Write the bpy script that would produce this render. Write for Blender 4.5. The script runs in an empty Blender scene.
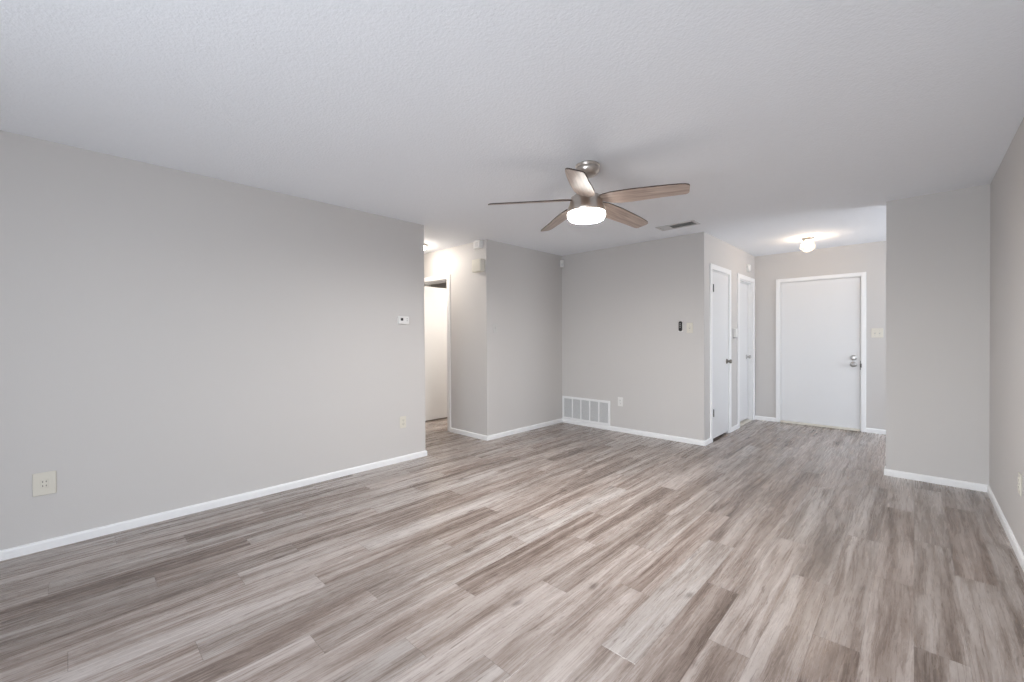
import bpy, bmesh, math, random
from mathutils import Vector, Matrix

S = bpy.context.scene
COL = S.collection

# ------------------------------------------------------------------ camera
F, YAW, PITCH, ROLL, EYE = 421.895, math.radians(43.680), math.radians(-0.485), math.radians(-0.312), 1.2494
fw = Vector((-math.sin(YAW) * math.cos(PITCH), math.cos(YAW) * math.cos(PITCH), math.sin(PITCH)))
rt = Vector((math.cos(YAW), math.sin(YAW), 0.0))
up = rt.cross(fw)
rt2 = rt * math.cos(ROLL) + up * math.sin(ROLL)
up2 = -rt * math.sin(ROLL) + up * math.cos(ROLL)
cam_data = bpy.data.cameras.new('camera')
cam_data.sensor_fit = 'HORIZONTAL'
cam_data.sensor_width = 36.0
cam_data.lens = F / 1024.0 * 36.0
cam_data.clip_start = 0.02
cam = bpy.data.objects.new('camera', cam_data)
COL.objects.link(cam)
M = Matrix((rt2, up2, -fw)).transposed().to_4x4()
M.translation = Vector((0, 0, EYE))
cam.matrix_world = M
S.camera = cam

# ------------------------------------------------------------------ room dimensions (metres)
H = 2.44
XL, YL = -3.752, 2.5905          # left wall plane and where it ends at the hall
BY = 3.486                       # hall wall
YB = 4.992                       # back wall
RX = -1.737                      # closet wall
EY = 7.095                       # entry wall
SX, SY = -0.186, 5.026           # stub wall
WX = 0.429                       # right wall
RY = -1.7                        # rear wall behind the camera
T = 0.12
WEST, EAST = -7.0, 2.3
ADDED_PATIO = (-1.6, 0.38, 2.06)     # unseen patio door opening, added to light the room from behind
SIDE = (5.35, 6.85, 0.75, 2.1)   # unseen window, added to light the entry from the right

# light levels
P_ADDED_PATIO, P_SIDE, P_WORLD = 92.0, 62.0, 0.2          # area lights at the added openings (W) and sky strength
L_FAN, L_GLOBE, L_HALL, L_BED = 375.0, 125.0, 44.0, 104.0             # lamp glass / bulb radiance

# ------------------------------------------------------------------ world, lights, exposure
w = bpy.data.worlds.new('sky'); S.world = w; w.use_nodes = True
nt = w.node_tree; nt.nodes.clear()
o = nt.nodes.new('ShaderNodeOutputWorld'); b = nt.nodes.new('ShaderNodeBackground')
sky = nt.nodes.new('ShaderNodeTexSky')
sky.sky_type = 'NISHITA'; sky.sun_disc = False; sky.sun_elevation = math.radians(48); sky.sun_rotation = math.radians(200)
nt.links.new(sky.outputs[0], b.inputs[0]); b.inputs[1].default_value = P_WORLD
nt.links.new(b.outputs[0], o.inputs[0])


def area(name, loc, size, rot, power, color):
    d = bpy.data.lights.new(name, 'AREA'); d.shape = 'RECTANGLE'
    d.size, d.size_y = size; d.energy = power; d.color = color
    ob = bpy.data.objects.new(name, d); ob.location = loc; ob.rotation_euler = rot
    COL.objects.link(ob); return ob


# added area lights standing for daylight at the unseen patio door and entry window
area('added_patio_light', ((ADDED_PATIO[0] + ADDED_PATIO[1]) / 2, RY - T - 0.12, 1.03), (ADDED_PATIO[1] - ADDED_PATIO[0], 2.06), (math.radians(90), 0, 0), P_ADDED_PATIO, (0.83, 0.91, 1.0))
area('added_side_light', (EAST + T + 0.1, (SIDE[0] + SIDE[1]) / 2, 1.42), (1.35, 1.5), (0, math.radians(90), 0), P_SIDE, (0.86, 0.92, 1.0))

S.view_settings.view_transform = 'Standard'
S.view_settings.look = 'None'
S.view_settings.gamma = 1.0
S.view_settings.use_curve_mapping = False
S.view_settings.exposure = 0.24

# ------------------------------------------------------------------ materials
def new_mat(name):
    m = bpy.data.materials.new(name); m.use_nodes = True
    n = m.node_tree.nodes; p = n.get('Principled BSDF')
    return m, n, m.node_tree.links, p


def coords(n, l, scale=(1, 1, 1)):
    t = n.new('ShaderNodeTexCoord'); mp = n.new('ShaderNodeMapping'); mp.inputs['Scale'].default_value = scale
    l.new(t.outputs['Object'], mp.inputs['Vector']); return mp.outputs[0]


def simple(name, color, rough=0.5, metal=0.0, vary=0.03, nscale=6.0, bump=0.0, bscale=200.0, coat=0.0):
    m, n, l, p = new_mat(name)
    v = coords(n, l)
    no = n.new('ShaderNodeTexNoise'); no.inputs['Scale'].default_value = nscale; no.inputs['Detail'].default_value = 3
    l.new(v, no.inputs['Vector'])
    mx = n.new('ShaderNodeMixRGB'); mx.inputs[1].default_value = tuple(c * (1 - vary) for c in color) + (1,)
    mx.inputs[2].default_value = tuple(min(1, c * (1 + vary)) for c in color) + (1,)
    l.new(no.outputs['Fac'], mx.inputs[0]); l.new(mx.outputs[0], p.inputs['Base Color'])
    p.inputs['Roughness'].default_value = rough; p.inputs['Metallic'].default_value = metal
    p.inputs['Coat Weight'].default_value = coat
    if bump:
        b2 = n.new('ShaderNodeTexNoise'); b2.inputs['Scale'].default_value = bscale; b2.inputs['Detail'].default_value = 2
        l.new(v, b2.inputs['Vector'])
        bp = n.new('ShaderNodeBump'); bp.inputs['Strength'].default_value = bump; bp.inputs['Distance'].default_value = 0.004
        l.new(b2.outputs['Fac'], bp.inputs['Height']); l.new(bp.outputs[0], p.inputs['Normal'])
    return m


def emission(name, color, strength):
    m, n, l, p = new_mat(name)
    p.inputs['Base Color'].default_value = (0.9, 0.88, 0.84, 1)
    p.inputs['Emission Color'].default_value = color + (1,)
    p.inputs['Emission Strength'].default_value = strength
    p.inputs['Roughness'].default_value = 0.4
    return m


def floor_material():
    m, n, l, p = new_mat('grey_oak_planks')
    W, L = 0.1535, 1.22

    def math_(op, a, b=None, c=None):
        q = n.new('ShaderNodeMath'); q.operation = op
        for i, x in enumerate((a, b, c)):
            if x is None: continue
            if isinstance(x, (int, float)): q.inputs[i].default_value = x
            else: l.new(x, q.inputs[i])
        return q.outputs[0]
    t = n.new('ShaderNodeTexCoord'); sp = n.new('ShaderNodeSeparateXYZ'); l.new(t.outputs['Object'], sp.inputs[0])
    x, y = sp.outputs[0], sp.outputs[1]
    xs = math_('DIVIDE', x, W); row = math_('FLOOR', xs); fx = math_('FRACT', xs)
    wn = n.new('ShaderNodeTexWhiteNoise'); wn.noise_dimensions = '1D'; l.new(row, wn.inputs['W'])
    off = math_('MULTIPLY', math_('FRACT', math_('ADD', math_('MULTIPLY', row, 0.382), math_('MULTIPLY', wn.outputs['Value'], 0.16))), L)
    par = math_('ADD', off, 0.0)
    ys = math_('DIVIDE', math_('ADD', y, par), L); pl = math_('FLOOR', ys); fy = math_('FRACT', ys)
    cid = n.new('ShaderNodeCombineXYZ'); l.new(row, cid.inputs[0]); l.new(pl, cid.inputs[1])
    wid = n.new('ShaderNodeTexWhiteNoise'); wid.noise_dimensions = '2D'; l.new(cid.outputs[0], wid.inputs['Vector'])
    rnd = wid.outputs['Value']
    sc = n.new('ShaderNodeSeparateColor'); l.new(wid.outputs['Color'], sc.inputs[0])
    z = math_('MULTIPLY', rnd, 71.0)

    cw = n.new('ShaderNodeCombineXYZ'); l.new(math_('MULTIPLY', x, 3.5), cw.inputs[0]); l.new(math_('MULTIPLY', y, 1.7), cw.inputs[1]); l.new(z, cw.inputs[2])
    nw = n.new('ShaderNodeTexNoise'); nw.inputs['Scale'].default_value = 1.0; nw.inputs['Detail'].default_value = 2; l.new(cw.outputs[0], nw.inputs['Vector'])
    xw = math_('ADD', x, math_('MULTIPLY', math_('SUBTRACT', nw.outputs['Fac'], 0.5), 0.034))

    def vec(kx, ky, add=0.0):
        c = n.new('ShaderNodeCombineXYZ')
        l.new(math_('MULTIPLY', xw, kx), c.inputs[0]); l.new(math_('MULTIPLY', y, ky), c.inputs[1])
        l.new(math_('ADD', z, add), c.inputs[2]); return c.outputs[0]

    def noise(v, scale, detail, rough=0.5, dist=0.0):
        q = n.new('ShaderNodeTexNoise'); q.inputs['Scale'].default_value = scale; q.inputs['Detail'].default_value = detail
        q.inputs['Roughness'].default_value = rough; q.inputs['Distortion'].default_value = dist
        l.new(v, q.inputs['Vector']); return q.outputs['Fac']
    broad = noise(vec(14.0, 0.75), 1.0, 3, 0.55, 0.6)         # wide heartwood / sapwood bands
    mid = noise(vec(62.0, 2.4, 9.0), 1.0, 5, 0.68, 0.9)       # grain streaks
    fine = noise(vec(240.0, 28.0, 19.0), 1.0, 3, 0.75)         # pores
    mott = noise(vec(12.0, 7.0, 29.0), 1.0, 4, 0.65)

    def smooth(v, a, b):
        q = n.new('ShaderNodeMapRange'); q.interpolation_type = 'SMOOTHSTEP'
        q.inputs['From Min'].default_value = a; q.inputs['From Max'].default_value = b
        l.new(v, q.inputs['Value']); return q.outputs[0]
    tone = math_('ADD', math_('MULTIPLY', smooth(broad, 0.30, 0.70), 0.54), math_('MULTIPLY', smooth(mid, 0.28, 0.72), 0.24))
    tone = math_('ADD', tone, math_('MULTIPLY', math_('SUBTRACT', sc.outputs[1], 0.5), 0.36))
    tone = math_('ADD', tone, math_('MULTIPLY', math_('SUBTRACT', mott, 0.5), 0.38))
    tone = math_('ADD', tone, math_('MULTIPLY', math_('SUBTRACT', fine, 0.5), 0.55))
    tone = math_('ADD', tone, 0.14)
    ramp = n.new('ShaderNodeValToRGB'); l.new(tone, ramp.inputs[0])
    e = ramp.color_ramp.elements
    e[0].position = 0.0; e[0].color = FLOOR_COLS[0] + (1,)
    e[1].position = 1.0; e[1].color = FLOOR_COLS[3] + (1,)
    q = e.new(0.33); q.color = FLOOR_COLS[1] + (1,)
    q = e.new(0.66); q.color = FLOOR_COLS[2] + (1,)
    # warm / cool plank to plank drift
    mx = n.new('ShaderNodeMixRGB'); mx.blend_type = 'MULTIPLY'; mx.inputs[0].default_value = 1.0
    tint = n.new('ShaderNodeValToRGB'); l.new(sc.outputs[2], tint.inputs[0])
    tint.color_ramp.elements[0].color = (1.0, 0.965, 0.94, 1); tint.color_ramp.elements[1].color = (0.985, 1.0, 1.0, 1)
    l.new(ramp.outputs[0], mx.inputs[1]); l.new(tint.outputs[0], mx.inputs[2])
    # knots
    vo = n.new('ShaderNodeTexVoronoi'); vo.inputs['Scale'].default_value = 1.0; l.new(vec(7.0, 3.0, 3.0), vo.inputs['Vector'])
    vs = n.new('ShaderNodeSeparateColor'); l.new(vo.outputs['Color'], vs.inputs[0])
    kd = math_('ADD', vo.outputs['Distance'], math_('MULTIPLY', math_('SUBTRACT', mott, 0.5), 0.20))
    kn = math_('MULTIPLY', math_('SUBTRACT', 1.0, smooth(kd, 0.02, 0.17)), math_('GREATER_THAN', vs.outputs[0], 0.45))
    mk = n.new('ShaderNodeMixRGB'); mk.inputs[2].default_value = (0.075, 0.055, 0.045, 1)
    l.new(math_('MULTIPLY', kn, 0.62), mk.inputs[0]); l.new(mx.outputs[0], mk.inputs[1])
    # short dark checks along the grain
    ck = noise(vec(70.0, 7.0, 41.0), 1.0, 3, 0.6, 0.6)
    mc = n.new('ShaderNodeMixRGB'); mc.inputs[2].default_value = (0.12, 0.09, 0.075, 1)
    l.new(math_('MULTIPLY', smooth(ck, 0.59, 0.70), 0.60), mc.inputs[0]); l.new(mk.outputs[0], mc.inputs[1])
    # joints
    jx = math_('MINIMUM', fx, math_('SUBTRACT', 1.0, fx)); jy = math_('MINIMUM', fy, math_('SUBTRACT', 1.0, fy))
    gx = math_('SUBTRACT', 1.0, smooth(jx, 0.002, 0.009)); gy = math_('SUBTRACT', 1.0, smooth(jy, 0.0004, 0.0016))
    gap = math_('MAXIMUM', math_('MULTIPLY', gx, 0.45), math_('MULTIPLY', gy, 0.6))
    mg = n.new('ShaderNodeMixRGB'); mg.inputs[2].default_value = (0.10, 0.08, 0.07, 1)
    l.new(gap, mg.inputs[0]); l.new(mc.outputs[0], mg.inputs[1])
    l.new(mg.outputs[0], p.inputs['Base Color'])
    rr = n.new('ShaderNodeMapRange'); rr.inputs['To Min'].default_value = 0.21; rr.inputs['To Max'].default_value = 0.34
    l.new(mid, rr.inputs['Value']); l.new(rr.outputs[0], p.inputs['Roughness'])
    bp = n.new('ShaderNodeBump'); bp.inputs['Strength'].default_value = 0.25; bp.inputs['Distance'].default_value = 0.0015
    l.new(math_('SUBTRACT', fine, math_('MULTIPLY', gap, 1.5)), bp.inputs['Height']); l.new(bp.outputs[0], p.inputs['Normal'])
    return m


def blade_material():
    m, n, l, p = new_mat('driftwood_blade')
    v = coords(n, l, (3.0, 46.0, 10.0))
    no = n.new('ShaderNodeTexNoise'); no.inputs['Scale'].default_value = 1.0; no.inputs['Detail'].default_value = 5
    no.inputs['Distortion'].default_value = 0.8; l.new(v, no.inputs['Vector'])
    r = n.new('ShaderNodeValToRGB'); l.new(no.outputs['Fac'], r.inputs[0])
    r.color_ramp.elements[0].position = 0.3; r.color_ramp.elements[0].color = (0.27, 0.19, 0.152, 1)
    r.color_ramp.elements[1].position = 0.72; r.color_ramp.elements[1].color = (0.60, 0.485, 0.415, 1)
    l.new(r.outputs[0], p.inputs['Base Color'])
    p.inputs['Roughness'].default_value = 0.38; p.inputs['Coat Weight'].default_value = 0.6; p.inputs['Coat Roughness'].default_value = 0.4
    return m


def thin_glass(name):
    m, n, l, p = new_mat(name)
    out = [q for q in n if q.type == 'OUTPUT_MATERIAL'][0]
    tr = n.new('ShaderNodeBsdfTransparent'); tr.inputs[0].default_value = (0.96, 0.96, 0.95, 1)
    gl = n.new('ShaderNodeBsdfGlossy'); gl.inputs['Roughness'].default_value = 0.08
    tl = n.new('ShaderNodeBsdfTranslucent'); tl.inputs[0].default_value = (0.95, 0.93, 0.9, 1)
    lw = n.new('ShaderNodeLayerWeight'); lw.inputs[0].default_value = 0.35
    m1 = n.new('ShaderNodeMixShader'); m2 = n.new('ShaderNodeMixShader')
    m2.inputs[0].default_value = 0.04
    l.new(lw.outputs['Facing'], m1.inputs[0]); l.new(tr.outputs[0], m1.inputs[1]); l.new(gl.outputs[0], m1.inputs[2])
    l.new(m1.outputs[0], m2.inputs[1]); l.new(tl.outputs[0], m2.inputs[2]); l.new(m2.outputs[0], out.inputs[0])
    return m


FLOOR_COLS = [(0.100, 0.073, 0.059), (0.213, 0.169, 0.146), (0.345, 0.298, 0.273), (0.470, 0.424, 0.402)]
MAT = dict(
    wall=simple('greige_wall_paint', (0.605, 0.583, 0.566), 0.62, vary=0.012, nscale=1.3, bump=0.10, bscale=160),
    ceiling=simple('textured_ceiling_paint', (0.91, 0.935, 0.975), 0.9, vary=0.02, nscale=40, bump=0.6, bscale=85),
    trim=simple('white_trim_paint', (0.87, 0.87, 0.87), 0.42, vary=0.01),
    door=simple('white_door_paint', (0.77, 0.77, 0.775), 0.42, vary=0.008, nscale=3),
    floor=floor_material(),
    outside=simple('pale_concrete', (0.5, 0.5, 0.48), 0.9, vary=0.1),
    white_plastic=simple('white_plastic', (0.80, 0.79, 0.77), 0.4, vary=0.01),
    ivory=simple('ivory_plastic', (0.70, 0.665, 0.585), 0.4, vary=0.01),
    grey_ivory=simple('painted_over_plate', (0.60, 0.59, 0.57), 0.5, vary=0.01),
    slot=simple('dark_slot', (0.03, 0.028, 0.026), 0.6),
    black=simple('black_plastic', (0.022, 0.02, 0.02), 0.4),
    button=simple('grey_button', (0.45, 0.44, 0.43), 0.5),
    nickel=simple('brushed_nickel', (0.60, 0.555, 0.51), 0.28, 1.0, vary=0.06, nscale=30),
    satin=simple('satin_nickel_knob', (0.52, 0.51, 0.50), 0.3, 1.0, vary=0.03),
    aged=simple('aged_nickel_knob', (0.26, 0.24, 0.21), 0.32, 1.0, vary=0.05),
    hinge=simple('dark_hinge', (0.10, 0.095, 0.09), 0.5),
    blade=blade_material(),
    edge=simple('dark_blade_edge', (0.05, 0.03, 0.022), 0.5),
    shade=emission('lit_opal_glass', (1.0, 0.96, 0.90), 12.0),
    diffuser=emission('lit_opal_diffuser', (1.0, 0.985, 0.975), L_FAN),
    bulb=emission('lit_bulb', (1.0, 0.77, 0.55), L_GLOBE),
    hall_shade=emission('lit_hall_glass', (1.0, 0.92, 0.83), L_HALL),
    added_bed_shade=emission('added_bedroom_lamp_glass', (1.0, 0.92, 0.82), L_BED),
    glass=thin_glass('clear_ribbed_glass'),
    vent=simple('white_register_enamel', (0.66, 0.66, 0.66), 0.45, vary=0.01),
    duct=simple('dark_duct', (0.34, 0.34, 0.34), 0.9),
    threshold=simple('cream_threshold', (0.70, 0.66, 0.58), 0.5, vary=0.06, nscale=20),
    bronze=simple('brown_threshold_lip', (0.22, 0.15, 0.10), 0.5),
)


# ------------------------------------------------------------------ mesh helpers
class MB:
    def __init__(self): self.bm = bmesh.new(); self.mats = []; self.cur = 0

    def mat(self, m):
        if m not in self.mats: self.mats.append(m)
        self.cur = self.mats.index(m); return self

    def _done(self, geom_faces, smooth=False):
        for f in geom_faces: f.material_index = self.cur; f.smooth = smooth

    def box(self, x0, x1, y0, y1, z0, z1, bevel=0.0, seg=2):
        r = bmesh.ops.create_cube(self.bm, size=1.0)
        vs = r['verts']
        for v in vs:
            v.co = Vector(((x0 + x1) / 2 + v.co.x * (x1 - x0), (y0 + y1) / 2 + v.co.y * (y1 - y0), (z0 + z1) / 2 + v.co.z * (z1 - z0)))
        fs = {f for v in vs for f in v.link_faces}
        if bevel:
            es = list({e for v in vs for e in v.link_edges})
            rb = bmesh.ops.bevel(self.bm, geom=es, offset=bevel, segments=seg, affect='EDGES', profile=0.5)
            fs = {f for v in rb['verts'] for f in v.link_faces} | {f for f in rb['faces']}
        self._done(fs)
        return self

    def prism(self, poly, z0, z1):
        a = [self.bm.verts.new((x, y, z0)) for x, y in poly]; c = [self.bm.verts.new((x, y, z1)) for x, y in poly]
        k = len(poly); fs = [self.bm.faces.new(a[::-1]), self.bm.faces.new(c)]
        for i in range(k): fs.append(self.bm.faces.new((a[i], a[(i + 1) % k], c[(i + 1) % k], c[i])))
        bmesh.ops.recalc_face_normals(self.bm, faces=fs)
        self._done(fs); return self

    def lathe(self, prof, seg=48, smooth=True, matrix=None, ribs=0, rib=0.0):
        rings = []; fs = []
        for r, z in prof:
            if r < 1e-6: rings.append([self.bm.verts.new((0, 0, z))]); continue
            ring = []
            for i in range(seg):
                a = 2 * math.pi * i / seg; rr = r * (1 + rib * math.cos(ribs * a)) if ribs else r
                ring.append(self.bm.verts.new((rr * math.cos(a), rr * math.sin(a), z)))
            rings.append(ring)
        for A, B in zip(rings, rings[1:]):
            for i in range(seg):
                j = (i + 1) % seg
                if len(A) == 1 and len(B) == 1: continue
                if len(A) == 1: fs.append(self.bm.faces.new((A[0], B[i], B[j])))
                elif len(B) == 1: fs.append(self.bm.faces.new((A[i], A[j], B[0])))
                else: fs.append(self.bm.faces.new((A[i], A[j], B[j], B[i])))
        bmesh.ops.recalc_face_normals(self.bm, faces=fs)
        if matrix is not None:
            bmesh.ops.transform(self.bm, matrix=matrix, verts=[v for r in rings for v in r])
        self._done(fs, smooth); return self

    def build(self, name, parent=None, loc=None, rot=None):
        me = bpy.data.meshes.new(name); self.bm.to_mesh(me); self.bm.free()
        for m in self.mats: me.materials.append(MAT[m])
        ob = bpy.data.objects.new(name, me); COL.objects.link(ob)
        if parent is not None: ob.parent = parent
        if loc is not None: ob.location = loc
        if rot is not None: ob.rotation_euler = rot
        return ob


def mb(m): return MB().mat(m)


def struct(ob): ob['kind'] = 'structure'; return ob


def thing(name, label, cat, loc, rotz=0.0, group=None):
    ob = bpy.data.objects.new(name, None); COL.objects.link(ob)
    ob.empty_display_size = 0.05; ob.location = loc; ob.rotation_euler = (0, 0, rotz)
    ob['label'] = label; ob['category'] = cat
    if group: ob['group'] = group
    return ob


def copy_tree(src, parent=None):
    c = src.copy(); COL.objects.link(c)
    if parent is not None: c.parent = parent
    for ch in list(src.children): copy_tree(ch, c)
    return c


# wall-mounted things are built with +Y pointing out of the wall, X along it, Z up
FACE = {'+x': -math.pi / 2, '-x': math.pi / 2, '+y': 0.0, '-y': math.pi}

# ------------------------------------------------------------------ structure
struct(mb('floor').box(WEST, EAST, RY, EY, -0.08, 0.0).build('floor'))
struct(mb('ceiling').box(WEST - T, EAST + T, RY - T, EY + T, H, H + 0.1).build('ceiling'))

struct(mb('wall').prism([(XL, RY), (XL, YL), (XL - T, YL - T), (XL - T, RY)], 0, H).build('wall_left'))
struct(mb('wall').prism([(XL, YL), (WEST, YL), (WEST, YL - T), (XL - T, YL - T)], 0, H).build('wall_hall_south'))
HD = (-5.285, -4.515, 2.035)     # hall door opening
k = mb('wall')
k.prism([(XL, BY), (XL - T, BY + T), (HD[1], BY + T), (HD[1], BY)], 0, H)
k.box(HD[0], HD[1], BY, BY + T, HD[2], H)
k.box(WEST, HD[0], BY, BY + T, 0, H)
struct(k.build('wall_hall_north'))
struct(mb('wall').box(WEST - T, WEST, YL - T, EY + T, 0, H).build('wall_west'))
struct(mb('wall').prism([(XL, BY), (XL, YB), (XL - T, YB + T), (XL - T, BY + T)], 0, H).build('wall_partition'))
struct(mb('wall').prism([(XL, YB), (RX, YB), (RX - T, YB + T), (XL - T, YB + T)], 0, H).build('wall_back'))
struct(mb('wall').box(WEST, XL - T, YB, YB + T, 0, H).build('wall_bedroom'))  # unseen wall, added to keep the bedroom lamp's light out of the closets
D1 = (5.235, 5.865, 2.04)
D2 = (6.29, 6.975, 2.035)
k = mb('wall')
k.prism([(RX, YB), (RX, D1[0]), (RX - T, D1[0]), (RX - T, YB + T)], 0, H)
k.box(RX - T, RX, D1[0], D1[1], D1[2], H)
k.box(RX - T, RX, D1[1], D2[0], 0, H)
k.box(RX - T, RX, D2[0], D2[1], D2[2], H)
k.prism([(RX, D2[1]), (RX, EY), (RX - T, EY), (RX - T, D2[1])], 0, H)
struct(k.build('wall_closet'))
FD = (-1.410, -0.504, 2.02)
k = mb('wall')
k.box(WEST, FD[0], EY, EY + T, 0, H); k.box(FD[0], FD[1], EY, EY + T, FD[2], H); k.box(FD[1], EAST, EY, EY + T, 0, H)
struct(k.build('wall_entry'))
struct(mb('wall').box(SX, EAST, SY, SY + T, 0, H).build('wall_stub'))
struct(mb('wall').box(WX, WX + T, RY, SY, 0, H).build('wall_right'))
k = mb('wall')
k.box(XL - T, ADDED_PATIO[0], RY - T, RY, 0, H); k.box(ADDED_PATIO[1], WX + T, RY - T, RY, 0, H); k.box(ADDED_PATIO[0], ADDED_PATIO[1], RY - T, RY, ADDED_PATIO[2], H)
struct(k.build('wall_rear'))
k = mb('wall')
k.box(EAST, EAST + T, SY, SIDE[0], 0, H); k.box(EAST, EAST + T, SIDE[1], EY + T, 0, H)
k.box(EAST, EAST + T, SIDE[0], SIDE[1], 0, SIDE[2]); k.box(EAST, EAST + T, SIDE[0], SIDE[1], SIDE[3], H)
struct(k.build('wall_east'))
# frames of the two unseen openings added to let light in
k = mb('trim')
for a, b_ in ((ADDED_PATIO[0], ADDED_PATIO[0] + 0.05), (ADDED_PATIO[1] - 0.05, ADDED_PATIO[1]), ((ADDED_PATIO[0] + ADDED_PATIO[1]) / 2 - 0.03, (ADDED_PATIO[0] + ADDED_PATIO[1]) / 2 + 0.03)):
    k.box(a, b_, RY - 0.09, RY - 0.03, 0, ADDED_PATIO[2])
k.box(ADDED_PATIO[0], ADDED_PATIO[1], RY - 0.09, RY - 0.03, ADDED_PATIO[2] - 0.05, ADDED_PATIO[2])
struct(k.build('added_window_1'))
k = mb('trim')
for a, b_ in ((SIDE[0], SIDE[0] + 0.04), (SIDE[1] - 0.04, SIDE[1])): k.box(EAST + 0.03, EAST + 0.08, a, b_, SIDE[2], SIDE[3])
for z in (SIDE[2], (SIDE[2] + SIDE[3]) / 2, SIDE[3] - 0.04): k.box(EAST + 0.03, EAST + 0.08, SIDE[0], SIDE[1], z, z + 0.04)
struct(k.build('added_window_2'))

# baseboards: a rounded-top profile swept along the wall foot with mitred corners
BH, BT = 0.057, 0.013


def baseboard(name, path, z0=0.0):
    """path: wall-foot points, room on the left-hand side of travel"""
    prof = [(0.0005, 0.0), (BT, 0.0), (BT, BH - 0.012), (BT - 0.004, BH - 0.003), (0.0005, BH)]
    k = mb('trim'); rings = []
    P = [Vector((x, y)) for x, y in path]
    for i, pnt in enumerate(P):
        dirs = []
        if i > 0: dirs.append((P[i] - P[i - 1]).normalized())
        if i < len(P) - 1: dirs.append((P[i + 1] - P[i]).normalized())
        ns = [Vector((-d.y, d.x)) for d in dirs]
        if len(ns) == 2:
            s = ns[0] + ns[1]; nrm = s / (1 + ns[0].dot(ns[1]))
        else: nrm = ns[0]
        rings.append([k.bm.verts.new((pnt.x + nrm.x * a, pnt.y + nrm.y * a, z + z0)) for a, z in prof])
    fs = []
    n_ = len(prof)
    for A, B in zip(rings, rings[1:]):
        for i in range(n_): fs.append(k.bm.faces.new((A[i], A[(i + 1) % n_], B[(i + 1) % n_], B[i])))
    fs.append(k.bm.faces.new(rings[0])); fs.append(k.bm.faces.new(rings[-1][::-1]))
    bmesh.ops.recalc_face_normals(k.bm, faces=fs); k._done(fs)
    return struct(k.build(name))


CW = 0.064                     # casing width
baseboard('baseboard_left', [(HD[0] - 1.2, YL), (XL, YL), (XL, RY + 0.01)])
baseboard('baseboard_back', [(RX, D1[0] - CW), (RX, YB), (XL, YB), (XL, BY), (HD[1] + CW, BY)])
baseboard('baseboard_closet', [(RX, D2[0] - CW), (RX, D1[1] + CW)])
baseboard('baseboard_entry_left', [(FD[0] - 0.05, EY), (RX, EY), (RX, D2[1] + CW)])
baseboard('baseboard_entry_right', [(EAST, EY), (FD[1] + 0.05, EY)])
baseboard('baseboard_right', [(WX, RY + 0.01), (WX, SY), (SX, SY), (SX, SY + T), (EAST, SY + T)])


# ------------------------------------------------------------------ doors
def casing(axis, plane, sgn, a0, a1, top, cw=CW, th=0.016):
    """three-piece casing around an opening; axis 'x' runs along x on plane y, axis 'y' runs along y on plane x"""
    k = mb('trim')
    lo, hi = sorted((plane, plane + sgn * th))
    def bx(u0, u1, z0, z1):
        if axis == 'x': k.box(u0, u1, lo, hi, z0, z1, 0.004)
        else: k.box(lo, hi, u0, u1, z0, z1, 0.004)
    bx(a0 - cw, a0, 0, top + cw); bx(a1, a1 + cw, 0, top + cw); bx(a0, a1, top, top + cw)
    return k


def jamb(axis, p0, p1, a0, a1, top, stop0, stop1, th=0.014):
    k = mb('trim')
    def bx(u0, u1, q0, q1, z0, z1):
        if axis == 'x': k.box(u0, u1, q0, q1, z0, z1)
        else: k.box(q0, q1, u0, u1, z0, z1)
    bx(a0 + 0.0005, a0 + th, p0, p1, 0, top - 0.0005); bx(a1 - th, a1 - 0.0005, p0, p1, 0, top - 0.0005); bx(a0 + th, a1 - th, p0, p1, top - th, top - 0.0005)
    bx(a0 + th, a0 + th + 0.012, stop0, stop1, 0, top - th); bx(a1 - th - 0.012, a1 - th, stop0, stop1, 0, top - th); bx(a0 + th + 0.012, a1 - th - 0.012, stop0, stop1, top - th - 0.012, top - th)
    return k


def knob_mesh(m, rose=0.032, r=0.026, length=0.062):
    """round door knob along +Y"""
    pr = [(0, 0.0), (rose, 0.0), (rose, 0.004), (rose * 0.8, 0.009), (0.012, 0.012), (0.011, length * 0.45), (r * 0.75, length * 0.55),
          (r, length * 0.72), (r * 0.97, length * 0.88), (r * 0.7, length * 0.98), (0, length)]
    return mb(m).lathe(pr, 32, matrix=Matrix.Rotation(-math.pi / 2, 4, 'X'))


def knuckle(m='hinge', h=0.09):
    return mb(m).lathe([(0, 0), (0.006, 0), (0.0075, 0.004), (0.0075, h - 0.004), (0.006, h), (0, h)], 12)


# front door (opens inward, hinged at its left)
jt = 0.008
d = bpy.data.objects.new('door_1', None); COL.objects.link(d); struct(d)
mb('door').box(FD[0] + jt + 0.003, FD[1] - jt - 0.004, EY + 0.004, EY + 0.046, 0.052, FD[2] - jt - 0.003, 0.002).build('leaf', d)
casing('x', EY, -1, FD[0], FD[1], FD[2], 0.050).build('casing', d)
jamb('x', EY + 0.001, EY + T, FD[0], FD[1], FD[2], EY + 0.048, EY + 0.075, 0.008).build('jamb', d)
k = mb('threshold').box(FD[0] + jt, FD[1] - jt, EY - 0.03, EY + T, 0.001, 0.03, 0.006); k.build('threshold', d)
mb('door').box(FD[0] + jt + 0.004, FD[1] - jt - 0.005, EY + 0.002, EY + 0.0415, 0.031, 0.0515, 0.002).build('door_sweep', d)
kn = knob_mesh('satin', 0.036, 0.028, 0.066).build('door_knob', d, (-0.583, EY + 0.004, 0.872), (0, 0, math.pi))
db = mb('satin').lathe([(0, 0), (0.035, 0), (0.035, 0.006), (0.030, 0.016), (0.018, 0.019), (0, 0.019)], 32, matrix=Matrix.Rotation(-math.pi / 2, 4, 'X'))
db.box(-0.006, 0.006, 0.017, 0.032, -0.018, 0.018, 0.003)
db.build('deadbolt', d, (-0.581, EY + 0.004, 0.958), (0, 0, math.pi))
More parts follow.
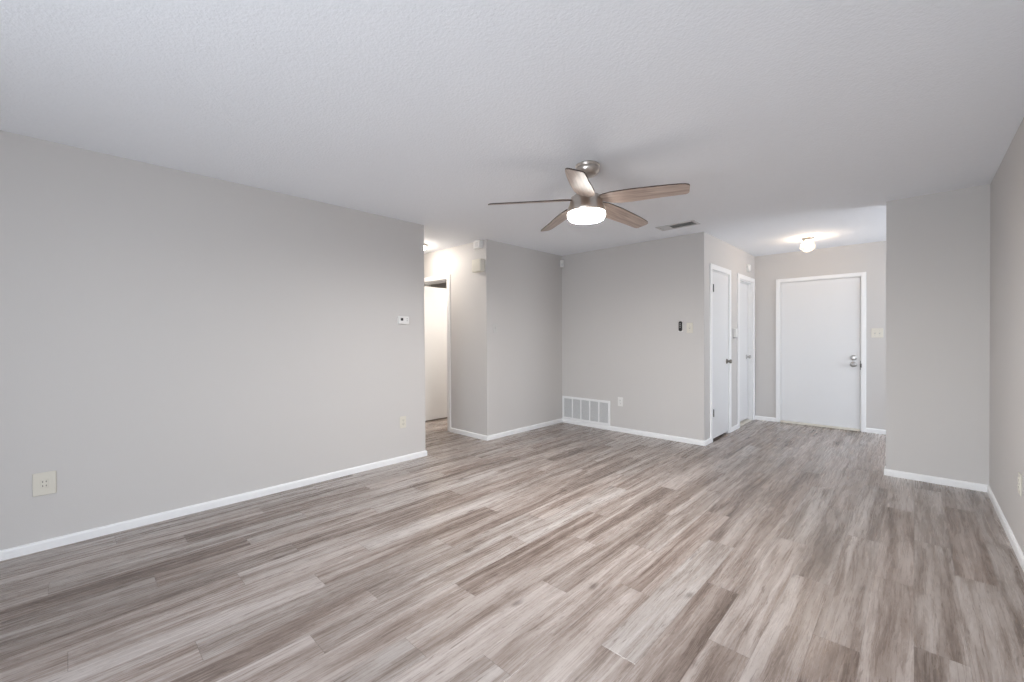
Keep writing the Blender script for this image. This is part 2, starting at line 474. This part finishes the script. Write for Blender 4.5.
sp = mb('hinge').box(FD[1] - jt - 0.004, FD[1] - jt + 0.002, EY - 0.006, EY + 0.004, 0.805, 0.92, 0.001)
sp.box(FD[1] - jt - 0.004, FD[1] + 0.006, EY - 0.024, EY - 0.0165, 0.835, 0.885, 0.002); sp.build('strike_plate', d)
for z in (0.25, 1.02, 1.80):
    knuckle('trim').build('hinge', d, (FD[0] + jt + 0.001, EY - 0.004, z))

jt = 0.014
# closet door, closed, flush with the wall, hinged at its near side
d = bpy.data.objects.new('door_2', None); COL.objects.link(d); struct(d)
mb('door').box(RX - 0.036, RX - 0.001, D1[0] + jt + 0.003, D1[1] - jt - 0.003, 0.028, D1[2] - jt - 0.003, 0.002).build('leaf', d)
casing('y', RX, 1, D1[0], D1[1], D1[2]).build('casing', d)
jamb('y', RX - T, RX - 0.001, D1[0], D1[1], D1[2], RX - 0.06, RX - 0.038).build('jamb', d)
knob_mesh('aged').build('door_knob', d, (RX - 0.001, D1[1] - 0.075, 0.93), (0, 0, -math.pi / 2))
for z in (0.295, 1.775):
    hk = knuckle('hinge').box(-0.0165, -0.0030, 0.0, 0.030, 0.002, 0.088).build('hinge', d, (RX + 0.016, D1[0] + jt + 0.002, z)); hk['label'] = 'dark hinge'

# second door, recessed in its jamb
d = bpy.data.objects.new('door_3', None); COL.objects.link(d); struct(d)
RC = 0.062
mb('door').box(RX - RC - 0.035, RX - RC, D2[0] + jt + 0.003, D2[1] - jt - 0.003, 0.03, D2[2] - jt - 0.003, 0.002).build('leaf', d)
casing('y', RX, 1, D2[0], D2[1], D2[2]).build('casing', d)
jamb('y', RX - T, RX - 0.001, D2[0], D2[1], D2[2], RX - RC + 0.001, RX - RC + 0.022).build('jamb', d)
knob_mesh('satin').build('door_knob', d, (RX - RC, D2[1] - 0.085, 0.945), (0, 0, -math.pi / 2))
mb('threshold').box(RX - T, RX - 0.002, D2[0] + jt, D2[1] - jt, 0.0005, 0.012, 0.003).build('threshold', d)

# bedroom door off the hall: standing open at a right angle inside the room
d = bpy.data.objects.new('door_4', None); COL.objects.link(d); struct(d)
mb('door').box(HD[0] - 0.024, HD[0] + 0.012, BY + T + 0.012, BY + T + 0.012 + 0.735, 0.012, HD[2] - jt - 0.004, 0.002).build('leaf', d)
casing('x', BY, -1, HD[0], HD[1], HD[2]).build('casing', d)
jamb('x', BY + 0.001, BY + T, HD[0], HD[1], HD[2], BY + 0.045, BY + 0.07).build('jamb', d)
knob_mesh('satin').build('door_knob', d, (HD[0] + 0.012, BY + T + 0.68, 0.94), (0, 0, -math.pi / 2))


# ------------------------------------------------------------------ ceiling fan
FX, FY = -1.648, 2.478
fan = thing('ceiling_fan', 'brushed nickel ceiling fan with five brown wood blades and a lit drum light', 'ceiling fan', (FX, FY, H))
mb('nickel').lathe([(0, -0.0005), (0.078, -0.0005), (0.083, -0.005), (0.083, -0.013), (0.0775, -0.016), (0.0775, -0.024), (0.0825, -0.028), (0.0825, -0.040),
                    (0.072, -0.060), (0.054, -0.074), (0.030, -0.081), (0.018, -0.084), (0, -0.084)], 64).build('canopy', fan, (0.007, 0.007, 0))
mb('nickel').lathe([(0, -0.08), (0.0135, -0.08), (0.0135, -0.17), (0.020, -0.172), (0.020, -0.19), (0, -0.19)], 24).build('downrod', fan)
mb('nickel').lathe([(0, -0.178), (0.034, -0.178), (0.052, -0.184), (0.060, -0.196), (0.062, -0.216), (0.096, -0.219), (0.104, -0.224), (0.107, -0.240),
                    (0.118, -0.280), (0.131, -0.306), (0.1325, -0.318), (0.134, -0.330), (0.126, -0.333), (0, -0.333)], 64).build('motor_housing', fan)
mb('shade').lathe([(0, -0.3335), (0.124, -0.3335), (0.1305, -0.337), (0.1315, -0.346), (0.129, -0.360), (0.122, -0.372), (0.114, -0.377)], 64).mat('diffuser').lathe([(0.114, -0.377), (0.085, -0.3795), (0.045, -0.3815), (0, -0.382)], 64).build('light_shade', fan)


def blade_mesh():
    # outline in (radius, side): the clockwise edge (-side) runs a little longer than the other
    lo = [(0.108, -0.034), (0.135, -0.046), (0.18, -0.056), (0.24, -0.062), (0.34, -0.066), (0.46, -0.065), (0.56, -0.061), (0.630, -0.056), (0.660, -0.051), (0.676, -0.041), (0.681, -0.028)]
    hi = [(0.666, 0.040), (0.657, 0.051), (0.642, 0.057), (0.60, 0.060), (0.50, 0.064), (0.40, 0.072), (0.30, 0.079), (0.23, 0.080), (0.18, 0.072), (0.135, 0.054), (0.108, 0.034)]
    pts = lo + hi
    k = mb('blade')
    th = 0.0075
    bot = [k.bm.verts.new((r, s, -th / 2)) for r, s in pts]; top = [k.bm.verts.new((r, s, th / 2)) for r, s in pts]
    fb = [k.bm.faces.new(bot[::-1]), k.bm.faces.new(top)]
    k._done(fb)
    k.mat('edge'); n_ = len(pts)
    fe = [k.bm.faces.new((bot[i], bot[(i + 1) % n_], top[(i + 1) % n_], top[i])) for i in range(n_)]
    k._done(fe)
    bmesh.ops.recalc_face_normals(k.bm, faces=fb + fe)
    return k


TH0, BP = math.radians(10.1), math.radians(14.8)
DROOPS = [4.6, 4.2, 3.2, 4.6, 6.0]
blade0 = brk0 = None
for i in range(5):
    a = TH0 - i * math.radians(72); DROOP = math.radians(DROOPS[i])
    u = Vector((math.cos(a) * math.cos(DROOP), math.sin(a) * math.cos(DROOP), -math.sin(DROOP)))
    s0 = Vector((-math.sin(a), math.cos(a), 0)); s = s0 * math.cos(BP) - Vector((0, 0, 1)) * math.sin(BP)
    s = (s - u * s.dot(u)).normalized(); nn = u.cross(s)
    R = Matrix((u, s, nn)).transposed().to_4x4(); R.translation = Vector((0, 0, 2.201 - H))
    if blade0 is None:
        blade0 = blade_mesh().build('blade', fan); bl = blade0
        bk = mb('nickel')
        bk.prism([(0.085, -0.018), (0.15, -0.020), (0.20, -0.034), (0.225, -0.030), (0.232, 0.0), (0.225, 0.030), (0.20, 0.034), (0.15, 0.020), (0.085, 0.018)], 0.0042, 0.0095)
        brk0 = bk.build('blade_bracket', bl)
    else:
        bl = blade0.copy(); COL.objects.link(bl); bl.parent = fan
        bk = brk0.copy(); COL.objects.link(bk); bk.parent = bl
    bl.matrix_local = R


# ------------------------------------------------------------------ other ceiling fixtures
g = thing('ceiling_light', 'lit clear ribbed glass globe light on the ceiling before the front door', 'ceiling light', (-0.945, 6.20, H))
mb('nickel').lathe([(0, -0.0005), (0.062, -0.0005), (0.066, -0.006), (0.064, -0.014), (0.050, -0.022), (0.044, -0.034), (0, -0.034)], 40).build('base_plate', g)
prof = [(0.041, -0.035)]
for i in range(1, 15):
    a = math.radians(28 + i * 152 / 14.0)
    prof.append((0.077 * math.sin(a) if i < 14 else 0.0, -0.103 + 0.075 * math.cos(a)))
mb('glass').lathe(prof, 72, ribs=18, rib=0.025).build('glass_globe', g)
mb('bulb').lathe([(0, -0.036), (0.013, -0.036), (0.013, -0.060), (0.022, -0.075), (0.030, -0.098), (0.027, -0.115), (0.016, -0.127), (0, -0.130)], 24).build('bulb', g)

hl = thing('ceiling_light', 'flush ceiling light in the side hall, only its rim showing past the wall end', 'ceiling light', (-4.62, 3.055, H))
mb('nickel').lathe([(0, -0.0005), (0.150, -0.0005), (0.155, -0.008), (0.152, -0.022), (0.140, -0.026), (0, -0.026)], 48).build('base_plate', hl)
mb('hall_shade').lathe([(0.138, -0.0265), (0.134, -0.040), (0.115, -0.062), (0.075, -0.082), (0.03, -0.090), (0, -0.091)], 48).build('glass_dome', hl)
rl = copy_tree(hl); rl.location = (-4.3, 4.3, H)  # added lamp out of view, lights the open door and its room
for ch in rl.children:
    if ch.name.startswith('glass_dome'): ch.data = ch.data.copy(); ch.data.materials[0] = MAT['added_bed_shade']
rl['label'] = 'added unseen ceiling light that brightens the room behind the open hall door'

v = thing('ceiling_vent', 'white slatted supply air register in the ceiling beyond the fan', 'air vent', (-1.842, 4.505, H))
k = mb('vent')
vw, vd = 0.205, 0.098
k.box(-vw, vw, -vd, -vd + 0.026, -0.008, -0.0005, 0.003); k.box(-vw, vw, vd - 0.026, vd, -0.008, -0.0005, 0.003)
k.box(-vw, -vw + 0.026, -vd + 0.026, vd - 0.026, -0.008, -0.0005, 0.003); k.box(vw - 0.026, vw, -vd + 0.026, vd - 0.026, -0.008, -0.0005, 0.003)
k.box(-0.078, -0.068, -vd + 0.026, vd - 0.026, -0.008, -0.001)
k.build('frame', v)
mb('duct').box(-vw + 0.02, vw - 0.02, -vd + 0.02, vd - 0.02, -0.0016, -0.0006).build('duct_opening', v)
k = mb('vent')
for i in range(7):                                   # left bank, blades across
    xx = -vw + 0.036 + i * 0.0145
    q = [(xx + 0.012, -0.002), (xx, -0.0075), (xx + 0.0015, -0.0075), (xx + 0.0135, -0.002)]
    vs = [k.bm.verts.new((x, yv, z)) for yv in (-vd + 0.026, vd - 0.026) for x, z in q]
    fs = [k.bm.faces.new((vs[0], vs[1], vs[2], vs[3])), k.bm.faces.new((vs[7], vs[6], vs[5], vs[4]))]
    for j in range(4): fs.append(k.bm.faces.new((vs[j], vs[j + 4], vs[(j + 1) % 4 + 4], vs[(j + 1) % 4])))
    bmesh.ops.recalc_face_normals(k.bm, faces=fs); k._done(fs)
for i in range(9):                                   # right bank, blades along
    yy = -vd + 0.030 + i * 0.0155
    q = [(yy + 0.009, -0.002), (yy, -0.0075), (yy + 0.0015, -0.0075), (yy + 0.0105, -0.002)]
    vs = [k.bm.verts.new((x, yv, z)) for x in (-0.068, vw - 0.026) for yv, z in q]
    fs = [k.bm.faces.new((vs[0], vs[1], vs[2], vs[3])), k.bm.faces.new((vs[7], vs[6], vs[5], vs[4]))]
    for j in range(4): fs.append(k.bm.faces.new((vs[j], vs[j + 4], vs[(j + 1) % 4 + 4], vs[(j + 1) % 4])))
    bmesh.ops.recalc_face_normals(k.bm, faces=fs); k._done(fs)
k.build('louvers', v)


# ------------------------------------------------------------------ return air grille on the back wall
gr = thing('return_air_grille', 'white five-panel return air grille at the foot of the back wall', 'air vent', (-3.346, YB, 0.224), FACE['-y'])
gw, gh, fr = 0.397, 0.166, 0.030
k = mb('trim')
k.box(-gw, gw, 0.0005, 0.012, gh - fr, gh, 0.003); k.box(-gw, gw, 0.0005, 0.012, -gh, -gh + fr, 0.003)
k.box(-gw, -gw + fr, 0.0005, 0.012, -gh + fr, gh - fr, 0.003); k.box(gw - fr, gw, 0.0005, 0.012, -gh + fr, gh - fr, 0.003)
k.build('frame', gr)
pw = (2 * gw - 2 * fr) / 5
for i in range(1, 5):
    xx = -gw + fr + i * pw
    mb('trim').box(xx - 0.009, xx + 0.009, 0.0006, 0.011, -gh + fr, gh - fr, 0.002).build('mullion', gr)
mb('duct').box(-gw + fr - 0.004, gw - fr + 0.004, 0.0005, 0.0012, -gh + fr - 0.004, gh - fr + 0.004).build('duct_opening', gr)
k = mb('vent')
ns = 20
for i in range(ns):
    z = -gh + fr + (i + 0.5) * (2 * gh - 2 * fr) / ns
    q = [(0.0015, z + 0.006), (0.009, z - 0.003), (0.009, z - 0.0045), (0.0015, z + 0.0045)]
    vs = [k.bm.verts.new((x, yv, zz)) for x in (-gw + fr, gw - fr) for yv, zz in q]
    fs = [k.bm.faces.new((vs[0], vs[1], vs[2], vs[3])), k.bm.faces.new((vs[7], vs[6], vs[5], vs[4]))]
    for j in range(4): fs.append(k.bm.faces.new((vs[j], vs[j + 4], vs[(j + 1) % 4 + 4], vs[(j + 1) % 4])))
    bmesh.ops.recalc_face_normals(k.bm, faces=fs); k._done(fs)
k.build('louvers', gr)


# ------------------------------------------------------------------ outlets and switches
def outlet(label, loc, face, plate_mat='ivory'):
    t = thing('wall_outlet', label, 'outlet', loc, FACE[face])
    mb(plate_mat).box(-0.036, 0.036, 0.0005, 0.006, -0.059, 0.059, 0.0025).build('cover_plate', t)
    for z in (-0.020, 0.020):
        r = mb(plate_mat).box(-0.0165, 0.0165, 0.0055, 0.0085, z - 0.0145, z + 0.0145, 0.004).build('receptacle', t)
        k = mb('slot')
        k.box(-0.0075, -0.005, 0.0082, 0.0089, z - 0.002, z + 0.007); k.box(0.005, 0.0075, 0.0082, 0.0089, z - 0.002, z + 0.007)
        k.lathe([(0, 0.0082), (0.0028, 0.0082), (0.0028, 0.0089), (0, 0.0089)], 12, matrix=Matrix.Translation((0, 0, z - 0.008)) @ Matrix.Rotation(-math.pi / 2, 4, 'X'))
        k.build('slots', r)
    mb('button').lathe([(0, 0.0055), (0.003, 0.0055), (0.003, 0.0072), (0, 0.0075)], 12, matrix=Matrix.Rotation(-math.pi / 2, 4, 'X')).build('screw', t)
    return t


outlet('ivory duplex outlet low on the left wall, below the thermostat', (XL, 2.320, 0.398), '+x')
outlet('white duplex outlet low on the back wall, right of the return air grille', (-2.800, YB, 0.396), '-y', 'white_plastic')
outlet('ivory outlet low on the right wall, at the right picture edge', (WX, 3.655, 0.415), '-x')

t = thing('wall_outlet', 'wide ivory wall plate with a small four-slot socket, low on the near left wall', 'outlet', (XL, -0.114, 0.394), FACE['+x'])
mb('ivory').box(-0.048, 0.048, 0.0005, 0.0075, -0.0675, 0.0675, 0.003).build('cover_plate', t)
r = mb('ivory').box(-0.0165, 0.0165, 0.007, 0.0095, -0.026, 0.026, 0.003).build('receptacle', t)
k = mb('slot')
for zc in (-0.012, 0.012):
    k.box(-0.0085, -0.0055, 0.0092, 0.0099, zc - 0.004, zc + 0.005); k.box(0.0055, 0.0085, 0.0092, 0.0099, zc - 0.004, zc + 0.005)
k.build('slots', r)


def switch(label, loc, face, m, gangs=1):
    t = thing('light_switch', label, 'light switch', loc, FACE[face])
    hw = 0.036 if gangs == 1 else 0.058
    mb(m).box(-hw, hw, 0.0005, 0.006, -0.059, 0.059, 0.0025).build('cover_plate', t)
    for i in range(gangs):
        cx = 0.0 if gangs == 1 else (-0.023 + 0.046 * i)
        k = mb(m).box(cx - 0.005, cx + 0.005, 0.0, 0.013, -0.004, 0.012, 0.002)
        k.mat('button').box(cx - 0.0065, cx + 0.0065, 0.0055, 0.0066, -0.0135, 0.0135)
        k.build('toggle', t)
        for z in (-0.03, 0.03):
            mb('button').lathe([(0, 0.0055), (0.0028, 0.0055), (0.0028, 0.0070), (0, 0.0073)], 10, matrix=Matrix.Translation((cx, 0, z)) @ Matrix.Rotation(-math.pi / 2, 4, 'X')).build('screw', t)
    return t


switch('ivory light switch on the back wall, right of the black fan remote', (-1.898, YB, 1.350), '-y', 'ivory')
switch('pale grey light switch on the short wall facing the room, near the hall corner', (XL, 3.627, 1.366), '+x', 'grey_ivory')
switch('ivory double light switch right of the front door', (-0.346, EY, 1.281), '-y', 'ivory', 2)

# fan remote in its holder
t = thing('fan_remote', 'slim black remote control mounted upright on the back wall', 'remote control', (-2.004, YB, 1.368), FACE['-y'])
mb('white_plastic').box(-0.025, 0.025, 0.0005, 0.005, -0.066, 0.040, 0.002).build('wall_holder', t)
k = mb('black'); loops = []
for inset, yv in ((0.0, 0.005), (0.0, 0.016), (0.002, 0.0195), (0.005, 0.021)):
    rr = 0.0205 - inset; lp = []
    for q in range(24):
        an = 2 * math.pi * (q + 0.5) / 24
        lp.append(k.bm.verts.new((rr * math.cos(an), yv, 0.002 + rr * math.sin(an) + (0.0385 if math.sin(an) > 0 else -0.0385))))
    loops.append(lp)
fs = [k.bm.faces.new(loops[0]), k.bm.faces.new(loops[-1])]
for A, B in zip(loops, loops[1:]):
    for q in range(24): fs.append(k.bm.faces.new((A[q], A[(q + 1) % 24], B[(q + 1) % 24], B[q])))
bmesh.ops.recalc_face_normals(k.bm, faces=fs); k._done(fs)
k.build('remote_body', t)
for z in (0.030, 0.010, -0.010):
    mb('button').lathe([(0, 0.0205), (0.0065, 0.0205), (0.006, 0.0225), (0, 0.0230)], 16, matrix=Matrix.Translation((0, 0, z)) @ Matrix.Rotation(-math.pi / 2, 4, 'X')).build('button', t)

# thermostat
t = thing('thermostat', 'small white digital thermostat on the left wall near the hall opening', 'thermostat', (XL, 2.330, 1.430), FACE['+x'])
mb('white_plastic').box(-0.062, 0.062, 0.0005, 0.006, -0.042, 0.042, 0.002).build('wall_plate', t)
mb('white_plastic').box(-0.058, 0.058, 0.006, 0.026, -0.038, 0.038, 0.004, 3).build('body', t)
mb('black').box(0.012, 0.040, 0.0255, 0.0268, -0.006, 0.020, 0.0005).build('display', t)
for z in (0.014, -0.006):
    mb('button').box(-0.040, -0.026, 0.0255, 0.0275, z - 0.004, z + 0.004, 0.001).build('button', t)

# boxes on the hall wall by the corner
t = thing('alarm_siren', 'small white box high on the hall wall, touching the ceiling by the corner', 'alarm', (-3.862, BY, 2.385), FACE['-y'])
mb('white_plastic').box(-0.056, 0.056, 0.0005, 0.062, -0.048, 0.050, 0.006, 3).build('housing', t)
k = mb('button')
for i in range(4): k.box(-0.030, 0.030, 0.0615, 0.0628, -0.022 + i * 0.013, -0.0185 + i * 0.013)
k.build('sound_slots', t)
t = thing('door_chime', 'larger white louvred chime box on the hall wall, below the small box', 'door chime', (-3.858, BY, 2.128), FACE['-y'])
mb('ivory').box(-0.080, 0.080, 0.0005, 0.072, -0.076, 0.074, 0.006, 3).build('housing', t)
k = mb('ivory')
for i in range(7): k.box(-0.070, 0.070, 0.0715, 0.0755, -0.060 + i * 0.0185, -0.050 + i * 0.0185, 0.001)
k.build('louvers', t)

# motion sensor across the far corner
t = thing('motion_sensor', 'small white motion sensor high in the far corner of the room', 'motion sensor', (XL + 0.018, YB - 0.018, 2.318), math.radians(-135))
k = mb('white_plastic').prism([(-0.024, -0.004), (0.024, -0.004), (0.030, 0.002), (0.026, 0.030), (0.014, 0.040), (-0.014, 0.040), (-0.026, 0.030), (-0.030, 0.002)], -0.048, 0.050)
k.build('housing', t)
mb('vent').prism([(-0.018, 0.034), (0.018, 0.034), (0.012, 0.0425), (-0.012, 0.0425)], -0.034, 0.002).build('lens', t)

# sensor above the second door, and the small box between the two doors
t = thing('smoke_detector', 'small white detector high on the wall above the recessed door by the entry', 'detector', (RX, 6.70, 2.222), FACE['+x'])
Rm = Matrix.Rotation(-math.pi / 2, 4, 'X')
mb('white_plastic').lathe([(0, 0.0005), (0.058, 0.0005), (0.060, 0.006), (0.057, 0.012), (0, 0.012)], 36, matrix=Rm).build('base_ring', t)
mb('white_plastic').lathe([(0, 0.012), (0.053, 0.012), (0.053, 0.030), (0.045, 0.040), (0.020, 0.044), (0, 0.0445)], 36, matrix=Rm).build('cover', t)
t = thing('intercom_box', 'small white box at switch height on the wall between the two closet doors', 'wall box', (RX, 6.075, 1.285), FACE['+x'])
mb('white_plastic').box(-0.034, 0.034, 0.0005, 0.042, -0.050, 0.066, 0.006, 3).build('housing', t)
mb('button').box(-0.032, 0.032, 0.002, 0.036, -0.062, -0.0505, 0.003).build('base', t)
